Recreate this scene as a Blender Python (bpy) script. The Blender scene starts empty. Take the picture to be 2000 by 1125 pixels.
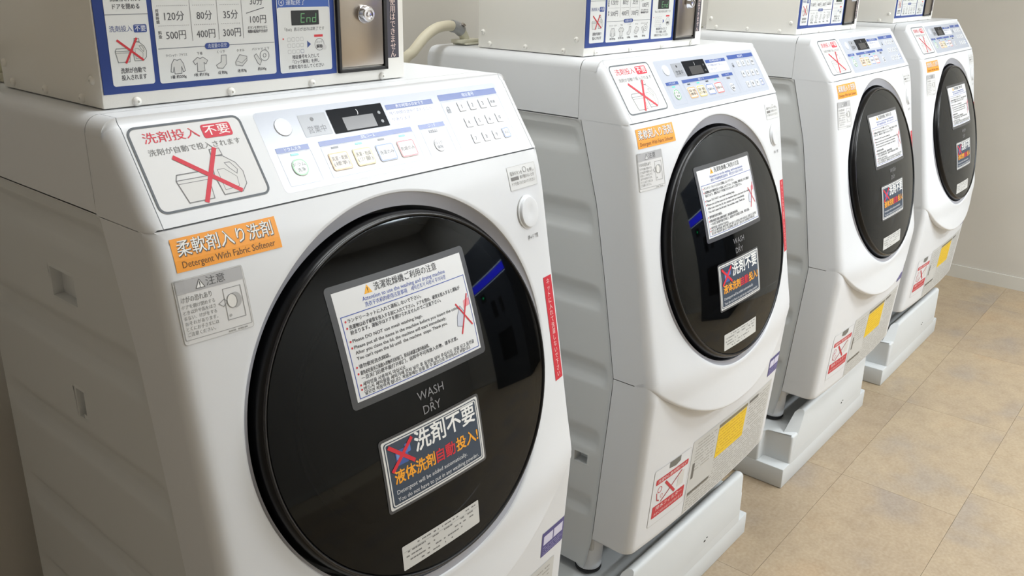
import bpy, bmesh, math, random
import numpy as np
from mathutils import Vector, Matrix
random.seed(7)
SC = bpy.context.scene
COL = SC.collection
R = math.radians
# ------------------------------------------------------------------ camera
cam_d = bpy.data.cameras.new('camera'); cam = bpy.data.objects.new('camera', cam_d); COL.objects.link(cam)
SC.camera = cam
CA, CB, CC = 0.8753, -0.3337, 0.0184
_f = Vector((math.sin(CA)*math.cos(CB), math.cos(CA)*math.cos(CB), math.sin(CB)))
_r0 = Vector((math.cos(CA), -math.sin(CA), 0)); _u0 = _r0.cross(_f)
_r = _r0*math.cos(CC) + _u0*math.sin(CC); _u = -_r0*math.sin(CC) + _u0*math.cos(CC)
M = Matrix((_r, _u, -_f)).transposed().to_4x4(); M.translation = Vector((-0.4061, -0.8151, 1.4013))
cam.matrix_world = M
cam_d.sensor_width = 36; cam_d.lens = 1689.87*36/2000; cam_d.clip_start = 0.02
cam_d.shift_x = 0.00324; cam_d.shift_y = -0.0192
# ------------------------------------------------------------------ view, world, lights
SC.view_settings.view_transform = 'Standard'; SC.view_settings.look = 'None'
SC.view_settings.gamma = 1; SC.view_settings.use_curve_mapping = False
SC.view_settings.exposure = 0.17
w = bpy.data.worlds.new('world'); SC.world = w; w.use_nodes = True
w.node_tree.nodes['Background'].inputs[0].default_value = (0.9, 0.95, 1, 1)
w.node_tree.nodes['Background'].inputs[1].default_value = 0.05
LIGHTS = [  # x, y, size x, size y, power
    (1.85, -0.97, 1.70, 0.30, 13.5),
    (3.20, -1.75, 1.50, 0.30, 38),
    (0.80, 0.05, 1.50, 0.30, 10),
    (2.45, -2.75, 2.20, 0.30, 56),
]
CEIL = 2.5
for i, (x, y, sx, sy, p) in enumerate(LIGHTS):
    l = bpy.data.lights.new('ceiling_lamp_light', 'AREA'); l.shape = 'RECTANGLE'; l.size = sx; l.size_y = sy
    l.energy = p; l.color = (0.85, 0.935, 1.0)
    o = bpy.data.objects.new('ceiling_lamp_light', l); COL.objects.link(o); o.location = (x, y, CEIL-0.052)

# ------------------------------------------------------------------ helpers
def s2l(c):
    def f(v):
        v = v/255.0
        return v/12.92 if v <= 0.04045 else ((v+0.055)/1.055)**2.4
    return (f(c[0]), f(c[1]), f(c[2]), 1)
def mat(name, rgb, rough=0.5, metal=0.0, coat=0.0, emit=0.0, ior=1.5, bump=None):
    m = bpy.data.materials.new(name); m.use_nodes = True
    b = m.node_tree.nodes['Principled BSDF']
    b.inputs['Base Color'].default_value = s2l(rgb)
    b.inputs['Roughness'].default_value = rough; b.inputs['Metallic'].default_value = metal
    b.inputs['Coat Weight'].default_value = coat; b.inputs['Coat Roughness'].default_value = 0.05
    b.inputs['IOR'].default_value = ior
    if emit: b.inputs['Emission Color'].default_value = s2l(rgb); b.inputs['Emission Strength'].default_value = emit
    if bump:
        nt = m.node_tree; n = nt.nodes.new('ShaderNodeTexNoise'); n.inputs['Scale'].default_value = bump[0]
        tc = nt.nodes.new('ShaderNodeTexCoord'); nt.links.new(tc.outputs['Object'], n.inputs['Vector'])
        bm_ = nt.nodes.new('ShaderNodeBump'); bm_.inputs['Strength'].default_value = bump[1]; bm_.inputs['Distance'].default_value = 0.002
        nt.links.new(n.outputs['Fac'], bm_.inputs['Height']); nt.links.new(bm_.outputs[0], b.inputs['Normal'])
    return m
M_WHITE = mat('white_gloss_plastic', (223, 225, 228), 0.33, ior=1.42)
M_SHEET = mat('painted_steel_side', (211, 213, 213), 0.42)
M_BOX = mat('coin_box_paint', (240, 238, 232), 0.40, bump=(900, 0.05))
M_TRAY = mat('tray_plastic', (208, 211, 212), 0.45)
M_BLACK = mat('black_gloss', (6, 6, 8), 0.28, ior=1.35)
M_DARK = mat('dark_void', (22, 22, 24), 0.7)
M_RUBBER = mat('rubber', (22, 22, 24), 0.6)
M_STEEL = mat('brushed_steel', (176, 168, 160), 0.28, metal=1.0)
M_CHROME = mat('chrome', (215, 215, 220), 0.12, metal=1.0)
M_BOWL = mat('inner_bowl', (60, 62, 66), 0.12, coat=0.6)
M_OVER = mat('overlay_sheet', (188, 194, 207), 0.22, ior=1.8)
M_LAM = mat('laminate_edge', (70, 71, 74), 0.35)
M_HOSE = mat('hose_rubber', (205, 198, 176), 0.5)
M_CLAMP = mat('hose_clamp', (165, 167, 170), 0.4, metal=0.5)
M_FRAME = mat('black_frame', (24, 23, 24), 0.4)
def smoked():
    m = bpy.data.materials.new('smoked_glass'); m.use_nodes = True; nt = m.node_tree
    nt.nodes.remove(nt.nodes['Principled BSDF']); out = nt.nodes['Material Output']
    t = nt.nodes.new('ShaderNodeBsdfTransparent'); t.inputs[0].default_value = (0.10, 0.105, 0.11, 1)
    g = nt.nodes.new('ShaderNodeBsdfGlossy'); g.inputs['Roughness'].default_value = 0.03
    g.inputs[0].default_value = (.92, .96, 1, 1)
    fr = nt.nodes.new('ShaderNodeFresnel'); fr.inputs[0].default_value = 1.33
    mx = nt.nodes.new('ShaderNodeMixShader'); nt.links.new(fr.outputs[0], mx.inputs[0])
    nt.links.new(t.outputs[0], mx.inputs[1]); nt.links.new(g.outputs[0], mx.inputs[2]); nt.links.new(mx.outputs[0], out.inputs[0])
    return m
M_GLASS = smoked()
_inks = {}
GLOSS = False                                  # prints under the control overlay's clear film
def ink(c, emit=0.0):
    k = (tuple(c), emit, GLOSS)
    if k not in _inks: _inks[k] = mat('ink_%02x%02x%02x' % tuple(c), c, 0.26 if GLOSS else 0.45, emit=emit, ior=1.8 if GLOSS else 1.5)
    return _inks[k]

def new_obj(name, me, mats, parent=None, smooth=False, matrix=None):
    o = bpy.data.objects.new(name, me); COL.objects.link(o)
    for m in (mats if isinstance(mats, (list, tuple)) else [mats]): me.materials.append(m)
    if smooth:
        me.polygons.foreach_set('use_smooth', [True]*len(me.polygons))
    if parent: o.parent = parent
    if matrix is not None: o.matrix_local = matrix
    return o
def from_py(name, v, f, mats, parent=None, smooth=False, autos=None):
    me = bpy.data.meshes.new(name); me.from_pydata([tuple(p) for p in v], [], f); me.validate()
    if autos:
        bm = bmesh.new(); bm.from_mesh(me); bmesh.ops.remove_doubles(bm, verts=bm.verts, dist=1e-5)
        bmesh.ops.recalc_face_normals(bm, faces=bm.faces); bm.to_mesh(me); bm.free()
    o = new_obj(name, me, mats, parent, smooth)
    if autos: me.set_sharp_from_angle(angle=R(autos))
    return o
def from_bm(name, bm, mats, parent=None, smooth=False, autos=None):
    me = bpy.data.meshes.new(name); bmesh.ops.recalc_face_normals(bm, faces=bm.faces); bm.to_mesh(me); bm.free()
    o = new_obj(name, me, mats, parent, smooth or bool(autos))
    if autos: me.set_sharp_from_angle(angle=R(autos))
    return o
def empty(name, loc=(0, 0, 0), label=None, cat=None, group=None):
    o = bpy.data.objects.new(name, None); COL.objects.link(o); o.location = loc; o.empty_display_size = 0.1
    if label: o['label'] = label
    if cat: o['category'] = cat
    if group: o['group'] = group
    return o
def bm_box(bm, a, b, bev=0.0, seg=2):
    r = bmesh.ops.create_cube(bm, size=1)
    vs = r['verts']
    for v in vs:
        v.co = Vector([(a[i]+b[i])/2 + v.co[i]*(b[i]-a[i]) for i in range(3)])
    if bev:
        es = list({e for v in vs for e in v.link_edges})
        bmesh.ops.bevel(bm, geom=es, offset=bev, segments=seg, profile=0.5, affect='EDGES')
    return bm
def box(name, a, b, m, parent=None, bev=0.0, seg=2):
    bm = bmesh.new(); bm_box(bm, a, b, bev, seg); return from_bm(name, bm, m, parent, autos=35 if bev else None)
def bm_lathe(bm, prof, fr, n=48, close_start=False, close_end=False):
    """prof: (radius, height) along frame fr = (origin, axis_a, axis_b, axis_n)"""
    o, a, b, nn = fr; rings = []
    for (r, h) in prof:
        rings.append([bm.verts.new(o + a*(r*math.cos(2*math.pi*k/n)) + b*(r*math.sin(2*math.pi*k/n)) + nn*h) for k in range(n)])
    for i in range(len(rings)-1):
        for k in range(n):
            bm.faces.new((rings[i][k], rings[i][(k+1) % n], rings[i+1][(k+1) % n], rings[i+1][k]))
    if close_start: bm.faces.new(rings[0])
    if close_end: bm.faces.new(rings[-1])
def lathe(name, prof, fr, m, parent=None, n=48, cs=False, ce=False, autos=40):
    bm = bmesh.new(); bm_lathe(bm, prof, fr, n, cs, ce); return from_bm(name, bm, m, parent, autos=autos)
def tube(name, pts, rad, m, parent=None, n=14, sub=8, caps=True):
    P = [Vector(p) for p in pts]; Q = []
    for i in range(len(P)-1):
        p0 = P[max(i-1, 0)]; p1 = P[i]; p2 = P[i+1]; p3 = P[min(i+2, len(P)-1)]
        for s in range(sub):
            t = s/sub
            Q.append(0.5*((2*p1)+(p2-p0)*t+(2*p0-5*p1+4*p2-p3)*t*t+(3*p1-p0-3*p2+p3)*t**3))
    Q.append(P[-1]); bm = bmesh.new(); rings = []; up = Vector((0, 1, 0.01))
    for i, q in enumerate(Q):
        d = (Q[min(i+1, len(Q)-1)]-Q[max(i-1, 0)]).normalized(); a = d.cross(up).normalized(); b = a.cross(d)
        rings.append([bm.verts.new(q+a*rad*math.cos(2*math.pi*k/n)+b*rad*math.sin(2*math.pi*k/n)) for k in range(n)])
    for i in range(len(rings)-1):
        for k in range(n): bm.faces.new((rings[i][k], rings[i][(k+1) % n], rings[i+1][(k+1) % n], rings[i+1][k]))
    if caps: bm.faces.new(rings[0]); bm.faces.new(rings[-1])
    return from_bm(name, bm, m, parent, autos=50)

# ------------------------------------------------------------------ flat print system
_txt_curve = bpy.data.curves.new('txt', 'FONT'); _txt_obj = bpy.data.objects.new('txt', _txt_curve); COL.objects.link(_txt_obj)
_tc = {}
def text_geo(s, bold):
    k = (s, bold)
    if k in _tc: return _tc[k]
    _txt_curve.body = s; _txt_curve.size = 1; _txt_curve.offset = 0; _txt_curve.resolution_u = 2
    bpy.context.view_layer.update()
    dg = bpy.context.evaluated_depsgraph_get(); ob = _txt_obj.evaluated_get(dg); me = ob.to_mesh()
    n = len(me.vertices); co = np.empty(n*3); me.vertices.foreach_get('co', co); co = co.reshape(-1, 3)[:, :2].copy()
    fs = [tuple(p.vertices) for p in me.polygons]; ob.to_mesh_clear()
    _tc[k] = (co, fs); return _tc[k]
class Print:
    def __init__(self): self.v = []; self.f = []; self.c = []; self.cols = []; self.z = []
    def _add(self, pts, faces, col, h, emit=0.0):
        key = ink(col, emit)
        if key not in self.cols: self.cols.append(key)
        ci = self.cols.index(key); b = len(self.v)
        self.v += [tuple(p) for p in pts]; self.z += [h]*len(pts)
        for f in faces: self.f.append(tuple(b+i for i in f)); self.c.append(ci)
    def poly(self, pts, col, h=0): self._add(pts, [tuple(range(len(pts)))], col, h)
    def rrect_pts(self, x0, y0, x1, y1, r, seg=5):
        if r <= 0: return [(x0, y0), (x1, y0), (x1, y1), (x0, y1)]
        P = []
        for cx, cy, a in ((x1-r, y0+r, -90), (x1-r, y1-r, 0), (x0+r, y1-r, 90), (x0+r, y0+r, 180)):
            for k in range(seg+1):
                t = R(a+90*k/seg); P.append((cx+r*math.cos(t), cy+r*math.sin(t)))
        return P
    def rect(self, x0, y0, x1, y1, col, h=0, r=0): self.poly(self.rrect_pts(x0, y0, x1, y1, r), col, h)
    def frame(self, x0, y0, x1, y1, wd, col, h=0, r=0):
        if r > wd: A = self.rrect_pts(x0, y0, x1, y1, r); B = self.rrect_pts(x0+wd, y0+wd, x1-wd, y1-wd, r-wd)
        else: A = self.rrect_pts(x0, y0, x1, y1, 0); B = self.rrect_pts(x0+wd, y0+wd, x1-wd, y1-wd, 0)
        n = len(A); self._add(A+B, [(i, (i+1) % n, n+(i+1) % n, n+i) for i in range(n)], col, h)
    def line(self, pts, wd, col, h=0, closed=False):
        P = [Vector(p) for p in pts]; n = len(P)
        for i in range(n if closed else n-1):
            a = P[i]; b = P[(i+1) % n]; d = (b-a)
            if d.length < 1e-7: continue
            d.normalize(); m = Vector((-d.y, d.x))*wd/2; e = d*wd*0.3
            self._add([a-m-e, b-m+e, b+m+e, a+m-e], [(0, 1, 2, 3)], col, h)
    def circ(self, x, y, r, col, h=0, n=24, ry=None):
        ry = ry or r; self.poly([(x+r*math.cos(2*math.pi*k/n), y+ry*math.sin(2*math.pi*k/n)) for k in range(n)], col, h)
    def ring(self, x, y, r, wd, col, h=0, n=24, ry=None):
        ry = ry or r
        A = [(x+r*math.cos(2*math.pi*k/n), y+ry*math.sin(2*math.pi*k/n)) for k in range(n)]
        B = [(x+(r-wd)*math.cos(2*math.pi*k/n), y+(ry-wd)*math.sin(2*math.pi*k/n)) for k in range(n)]
        self._add(A+B, [(i, (i+1) % n, n+(i+1) % n, n+i) for i in range(n)], col, h)
    def text(self, s, x, y, hgt, col, h=0, w=None, al='l', bold=0.0, rot=0.0, emit=0.0):
        """y = vertical centre, hgt = glyph em height"""
        co, fs = text_geo(s, 0)
        if not len(co): return
        P = co.copy(); mn = P[:, 0].min(); mx = P[:, 0].max()
        P[:, 0] -= mn; W_ = mx-mn
        P[:, 1] -= 0.34; sx = hgt if w is None else w/W_
        P[:, 0] *= sx; P[:, 1] *= hgt
        ww = W_*sx
        if al == 'c': P[:, 0] -= ww/2
        if al == 'r': P[:, 0] -= ww
        c_, s_ = math.cos(rot), math.sin(rot)
        Q = np.stack([P[:, 0]*c_-P[:, 1]*s_+x, P[:, 0]*s_+P[:, 1]*c_+y], 1)
        bo = min(bold, .05)*hgt*.55
        if bo < hgt*.004: self._add(Q.tolist(), fs, col, h, emit)
        else:
            for k, (ox, oy) in enumerate(((-bo, -bo), (bo, -bo), (bo, bo), (-bo, bo)) if bo > hgt*.012 else ((-bo, 0), (bo, 0))):
                self._add((Q+np.array([ox, oy])).tolist(), fs, col, h+k*.02, emit)
    def dashes(self, x0, x1, y, hgt, col, h=0, seed=0, fill=0.8):
        rr = random.Random(seed); x = x0
        while x < x1-hgt*0.4:
            l = hgt*rr.uniform(0.6, 2.2); l = min(l, x1-x)
            if rr.random() < fill: self.rect(x, y-hgt*0.38, x+l*0.86, y+hgt*0.38, col, h)
            x += l+hgt*0.15
    def build(self, name, parent, mapper, cuts=None, lift=0.00015, base=0.0002):
        bm = bmesh.new(); vs = [bm.verts.new((x, y, base+z*lift)) for (x, y), z in zip(self.v, self.z)]
        for f, c in zip(self.f, self.c):
            try: fc = bm.faces.new([vs[i] for i in f]); fc.material_index = c
            except ValueError: pass
        if cuts:
            big = [f for f in bm.faces if max(v.co.x for v in f.verts)-min(v.co.x for v in f.verts) > cuts or
                   max(v.co.y for v in f.verts)-min(v.co.y for v in f.verts) > cuts]
            xs = [v.co.x for v in bm.verts]; ys = [v.co.y for v in bm.verts]
            for ax, lo, hi in ((0, min(xs), max(xs)), (1, min(ys), max(ys))):
                k = lo+cuts
                while k < hi:
                    fs = [f for f in bm.faces if f in set(big) or True]
                    fs = [f for f in bm.faces if (max(v.co[ax] for v in f.verts)-min(v.co[ax] for v in f.verts)) > cuts*0.5
                          and min(v.co[ax] for v in f.verts) < k < max(v.co[ax] for v in f.verts)]
                    if fs:
                        geom = fs+list({e for f in fs for e in f.edges})+list({v for f in fs for v in f.verts})
                        co = [0, 0, 0]; co[ax] = k; no = [0, 0, 0]; no[ax] = 1
                        bmesh.ops.bisect_plane(bm, geom=geom, plane_co=co, plane_no=no, dist=1e-7)
                    k += cuts
        for v in bm.verts: v.co = mapper(v.co.x, v.co.y, v.co.z)
        me = bpy.data.meshes.new(name); bm.to_mesh(me); bm.free()
        return new_obj(name, me, self.cols, parent)

def tub_and_jug(p, x0, y0, s, h=1, grey=(120, 120, 122), fill=(214, 213, 211), red=(205, 40, 60), lw=0.012, xw=0.07):
    """detergent tub and bottle crossed out; drawn in a box of width s, height s*0.62 centred at x0,y0"""
    q = lambda pts: [(x0+a*s, y0+b*s) for a, b in pts]
    tub = [(-.46, -.28), (-.10, -.30), (-.02, -.22), (-.02, .08), (-.50, .06)]
    tub = [(-.44, -.30), (-.08, -.30), (-.04, .02), (-.50, .02)]
    p.poly(q(tub), fill, h); p.line(q(tub), lw*s, grey, h+.3, True)
    p.line(q([(-.50, .02), (-.46, .10), (-.08, .10), (-.04, .02)]), lw*s, grey, h+.3); p.line(q([(-.49, -.03), (-.05, -.03)]), lw*s*.7, grey, h+.3)
    jug = [(.08, -.28), (.36, -.28), (.46, -.18), (.48, 0), (.42, .14), (.28, .26), (.16, .28), (.08, .18), (.05, .0)]
    p.poly(q(jug), fill, h); p.line(q(jug), lw*s, grey, h+.3, True)
    p.poly(q([(.12, .28), (.28, .28), (.27, .38), (.13, .38)]), fill, h); p.line(q([(.12, .28), (.28, .28), (.27, .38), (.13, .38)]), lw*s, grey, h+.3, True)
    p.line(q([(.26, .16), (.34, .16), (.41, .04), (.38, -.02), (.30, .08)]), lw*s*.8, grey, h+.3, True)
    p.line(q([(.12, -.22), (.34, -.20), (.36, -.06), (.22, .08), (.12, .08)]), lw*s*.6, grey, h+.3, True)
    p.line(q([(-.40, .34), (.34, -.26)]), xw*s, red, h+1.2); p.line(q([(-.20, -.32), (.20, .38)]), xw*s, red, h+1.5)

# ------------------------------------------------------------------ room
XL, XR, YF, YB = -0.64, 4.11, -3.6, 0.64
def wallmat(name, rgb, rough=0.85):
    m = bpy.data.materials.new(name); m.use_nodes = True; nt = m.node_tree; b = nt.nodes['Principled BSDF']
    tc = nt.nodes.new('ShaderNodeTexCoord'); n = nt.nodes.new('ShaderNodeTexNoise'); n.inputs['Scale'].default_value = 3
    n.inputs['Detail'].default_value = 5; nt.links.new(tc.outputs['Object'], n.inputs['Vector'])
    r = nt.nodes.new('ShaderNodeValToRGB'); r.color_ramp.elements[0].position = .3; r.color_ramp.elements[1].position = .7
    r.color_ramp.elements[0].color = s2l([c-3 for c in rgb]); r.color_ramp.elements[1].color = s2l([c+3 for c in rgb])
    nt.links.new(n.outputs['Fac'], r.inputs[0]); nt.links.new(r.outputs[0], b.inputs['Base Color']); b.inputs['Roughness'].default_value = rough
    n2 = nt.nodes.new('ShaderNodeTexNoise'); n2.inputs['Scale'].default_value = 350; nt.links.new(tc.outputs['Object'], n2.inputs['Vector'])
    bp = nt.nodes.new('ShaderNodeBump'); bp.inputs['Strength'].default_value = .12; bp.inputs['Distance'].default_value = .001
    nt.links.new(n2.outputs['Fac'], bp.inputs['Height']); nt.links.new(bp.outputs[0], b.inputs['Normal'])
    return m
M_WALL = wallmat('wallpaper', (200, 195, 186)); M_CEILM = wallmat('ceiling_paper', (232, 230, 224)); M_BASEB = mat('vinyl_baseboard', (205, 202, 194), 0.5)
def struct(name, a, b, m):
    o = box(name, a, b, m); o['kind'] = 'structure'; return o
struct('wall_back', (XL, YB, 0), (XR, YB+.1, CEIL), M_WALL)
struct('wall_front', (XL, YF-.1, 0), (XR, YF, CEIL), M_WALL)
struct('wall_left', (XL-.1, YF-.1, 0), (XL, YB+.1, CEIL), wallmat('darkened_wallpaper', (146, 137, 125)))  # wallpaper colour darkened to cut bounce light onto the nearest washer's side
struct('wall_right', (XR, YF-.1, 0), (XR+.1, YB+.1, CEIL), M_WALL)
struct('ceiling', (XL-.1, YF-.1, CEIL), (XR+.1, YB+.1, CEIL+.08), M_CEILM)
struct('baseboard_right', (XR-.008, YF, 0), (XR, YB, .062), M_BASEB)
struct('baseboard_back', (XL, YB-.008, 0), (XR-.008, YB, .062), M_BASEB)
struct('baseboard_front', (XL, YF, 0), (XR-.008, YF+.008, .062), M_BASEB)
struct('baseboard_left', (XL, YF+.008, 0), (XL+.008, YB-.008, .062), M_BASEB)
floor = struct('floor', (XL-.1, YF-.1, -.08), (XR+.1, YB+.1, -.004), mat('subfloor_seam', (196, 180, 154), .9))
def tilemat():
    m = bpy.data.materials.new('stone_vinyl'); m.use_nodes = True; nt = m.node_tree; b = nt.nodes['Principled BSDF']; L = nt.links
    tc = nt.nodes.new('ShaderNodeTexCoord'); oi = nt.nodes.new('ShaderNodeObjectInfo')
    off = nt.nodes.new('ShaderNodeVectorMath'); off.operation = 'MULTIPLY_ADD'; off.inputs[1].default_value = (1, 1, 1)
    cmb = nt.nodes.new('ShaderNodeCombineXYZ'); ml = nt.nodes.new('ShaderNodeMath'); ml.operation = 'MULTIPLY'; ml.inputs[1].default_value = 37
    L.new(oi.outputs['Random'], ml.inputs[0]); L.new(ml.outputs[0], cmb.inputs[0]); L.new(ml.outputs[0], cmb.inputs[1])
    L.new(tc.outputs['Object'], off.inputs[0]); L.new(cmb.outputs[0], off.inputs[2])
    def noise(sc, det, src):
        n = nt.nodes.new('ShaderNodeTexNoise'); n.inputs['Scale'].default_value = sc; n.inputs['Detail'].default_value = det; L.new(src, n.inputs['Vector']); return n.outputs['Fac']
    n1 = noise(3.2, 3, off.outputs[0]); n2 = noise(22, 8, off.outputs[0]); n3 = noise(120, 4, off.outputs[0])
    def ramp(src, stops):
        r = nt.nodes.new('ShaderNodeValToRGB'); r.color_ramp.elements[0].position = stops[0][0]; r.color_ramp.elements[0].color = s2l(stops[0][1])
        r.color_ramp.elements[1].position = stops[-1][0]; r.color_ramp.elements[1].color = s2l(stops[-1][1])
        for p, c in stops[1:-1]: e = r.color_ramp.elements.new(p); e.color = s2l(c)
        L.new(src, r.inputs[0]); return r.outputs[0]
    c1 = ramp(n1, [(.34, (196, 186, 174)), (.45, (203, 190, 171)), (.56, (206, 193, 173)), (.70, (207, 191, 168))])
    c2 = ramp(n2, [(.3, (150, 144, 136)), (.5, (188, 186, 182)), (.72, (212, 208, 200))])
    def mix(a, c, f, mode='MIX'):
        x = nt.nodes.new('ShaderNodeMix'); x.data_type = 'RGBA'; x.blend_type = mode; x.inputs[0].default_value = f
        L.new(a, x.inputs[6]); L.new(c, x.inputs[7]); return x.outputs[2]
    c3 = mix(c1, c2, .28, 'SOFT_LIGHT')
    rt = ramp(oi.outputs['Random'], [(0, (118, 117, 119)), (.5, (128, 128, 128)), (1, (134, 132, 127))])
    c4 = mix(c3, rt, .9, 'SOFT_LIGHT'); c5 = mix(c4, ramp(n3, [(.35, (104, 102, 100)), (.65, (148, 148, 147))]), .6, 'SOFT_LIGHT')
    L.new(c5, b.inputs['Base Color']); b.inputs['Roughness'].default_value = .5
    bp = nt.nodes.new('ShaderNodeBump'); bp.inputs['Strength'].default_value = .25; bp.inputs['Distance'].default_value = .001
    L.new(n2, bp.inputs['Height']); L.new(bp.outputs[0], b.inputs['Normal'])
    return m
M_TILE = tilemat()
TW, TH = .61, .316
tile_cache = {}
ry = -.152-TH*9
row = 0
while ry < YB:
    y0, y1 = max(ry, YF), min(ry+TH, YB)
    k = round((ry+.152)/TH)
    x = {0: 1.95, 1: 1.73}.get(k % 2) - TW*6
    if k == -1: x = 2.56-TW*7
    if k in (-2,): x = 2.10-TW*7
    while x < XR:
        x0, x1 = max(x, XL), min(x+TW, XR)
        if x1-x0 > .01 and y1-y0 > .01:
            key = (round(x1-x0, 3), round(y1-y0, 3))
            if key not in tile_cache:
                bm = bmesh.new(); bm_box(bm, (0, 0, -.004), (key[0]-.0008, key[1]-.0008, 0)); me = bpy.data.meshes.new('tile')
                bmesh.ops.recalc_face_normals(bm, faces=bm.faces); bm.to_mesh(me); bm.free(); me.materials.append(M_TILE); tile_cache[key] = me
            o = bpy.data.objects.new('tile', tile_cache[key]); COL.objects.link(o); o.parent = floor; o.location = (x0+.0004, y0+.0004, 0)
        x += TW
    ry += TH
M_LAMP = mat('lamp_diffuser', (255, 250, 242), .5, emit=4.0)
M_LAMPF = mat('lamp_frame', (235, 235, 232), .5)
LBL = ['white flush ceiling light panel above the space before the nearest washers', 'white flush ceiling light panel above the space before the far washers', 'white flush ceiling light panel over the nearest two coin boxes',
       'white flush ceiling light panel nearest the front wall']
for i, (x, y, sx, sy, p) in enumerate(LIGHTS):
    e = empty('ceiling_light', (x, y, CEIL-.05), LBL[i], 'light')
    bm = bmesh.new()
    bm_box(bm, (-sx/2-.03, -sy/2-.03, 0), (sx/2+.03, -sy/2, .05)); bm_box(bm, (-sx/2-.03, sy/2, 0), (sx/2+.03, sy/2+.03, .05))
    bm_box(bm, (-sx/2-.03, -sy/2, 0), (-sx/2, sy/2, .05)); bm_box(bm, (sx/2, -sy/2, 0), (sx/2+.03, sy/2, .05))
    from_bm('housing', bm, M_LAMPF, e)
    box('diffuser', (-sx/2, -sy/2, .004), (sx/2, sy/2, .05), M_LAMP, e)

k = empty('change_machine', (3.62, -2.20, 0), 'tall dark change machine with a lit blue strip, seen only reflected in the door glass', 'machine')
M_KB = mat('kiosk_body', (74, 78, 86), .4)
box('cabinet_body', (0, -.38, 0), (.44, .38, 1.62), M_KB, k, .01)
box('blue_strip', (-.006, -.37, 1.17), (.001, .37, 1.25), mat('blue_light', (40, 44, 230), .4, emit=5), k)
box('strip_trim', (-.008, -.37, 1.255), (.001, .37, 1.268), mat('strip_white', (200, 215, 235), .4, emit=2), k)
box('strip_trim', (-.008, -.37, 1.150), (.001, .37, 1.160), bpy.data.materials['strip_white'], k)
for yy, zz, hw, hh in ((-.22, 1.06, .05, .045), (-.06, .88, .045, .09), (.10, .88, .035, .08), (.02, .45, .16, .16)):
    box('slot', (-.004, yy-hw, zz-hh), (.001, yy+hw, zz+hh), M_DARK, k)
box('green_light', (-.008, -.225, 1.055), (-.003, -.205, 1.075), mat('green_led', (40, 230, 140), .4, emit=3), k)
# ------------------------------------------------------------------ washing machine shape functions
W = 0.64
ZK = 1.1405                                    # knee between control panel and front
def interp(x, K):
    if x <= K[0][0]: return K[0][1]
    for (a, b), (c, d) in zip(K, K[1:]):
        if x <= c: return b+(d-b)*(x-a)/(c-a)
    return K[-1][1]
_ks = [(.20, -.062), (.258, -.066), (.45, -.079), (.645, -.091), (.714, -.0775), (.784, -.0655), (.85, -.054), (.97, -.032), (1.084, -.0125), (1.142, 0)]
_zz = np.linspace(.2, 1.142, 400); _yy = np.array([interp(z, _ks) for z in _zz]); _k = np.hanning(25); _k /= _k.sum()
_ys = np.convolve(np.pad(_yy, 12, mode='edge'), _k, mode='valid'); _ys[-13:] = _yy[-13:]
def yside(z): return float(np.interp(z, _zz, _ys))
RC = .018
def cround(x, y):
    e = max(0, min(x, W-x))
    return y + (RC-math.sqrt(max(0, RC*RC-(RC-e)**2)) if e < RC else 0)
def bulge(z): return interp(z, [(.5, .034), (.62, .034), (.75, .026), (.872, .020), (1.06, .010), (1.142, 0)])
def zsmile(x): return .522 + .124*abs(2*x/W-1)**2.1
def S(x, z, lip=True):
    t = abs(2*x/W-1); y = yside(max(z, .60)) - .003*min(1, (1.142-z)/.03) - bulge(z)*(1-t**2.6)
    y -= max(0, (.60-z))*.10*(1-t**2.6)
    y = cround(x, y); 
    if lip:
        d = z-zsmile(x)
        if d < .006: y += .006-math.sqrt(max(0, .006**2-(.006-max(d, 0))**2))
    return y
def L(x, z):
    t = abs(2*x/W-1); f = 1
    y = yside(min(z, .640)) - .003 - .011*(1-t**2.6)
    d = z-.258
    if d < .008: y += .008-math.sqrt(max(0, .008**2-(.008-max(0, d))**2))
    return cround(x, y)
_seam = [(.175, .040), (.252, .025), (.642, -.004), (.85, .031), (.986, .057), (1.135, .100), (1.16, .108), (1.3, .108)]
def yseam(z): return interp(z, _seam)
ALPHA = .24
DN = Vector((0, -math.cos(ALPHA), math.sin(ALPHA))); DB = Vector((0, math.sin(ALPHA), math.cos(ALPHA))); KX = 1.04; DA = Vector((KX, 0, 0))
DC = Vector((.314, -.070, .869)); DFR = (DC, DA, DB, DN)
RD = .232
def dome(r): return .0065+.0195*(1-min(1, r/RD)**2)
def map_door(a, b, h):
    a -= .016; b += .003; r = math.hypot(a/KX, b); return DC+Vector((1, 0, 0))*a+DB*b+DN*(dome(r)+.0006+h)
PD = Vector((0, .56, .8285)); PNn = Vector((0, -.8285, .56))
def map_panel(x, s, h): return Vector((x, 0, 1.142))+PD*s+PNn*(h+.0002)
def map_front(x, z, h): return Vector((x, S(x, z)-.0003-h, z))
def map_low(x, z, h): return Vector((x, L(x, z)-.0003-h, z))

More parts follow.
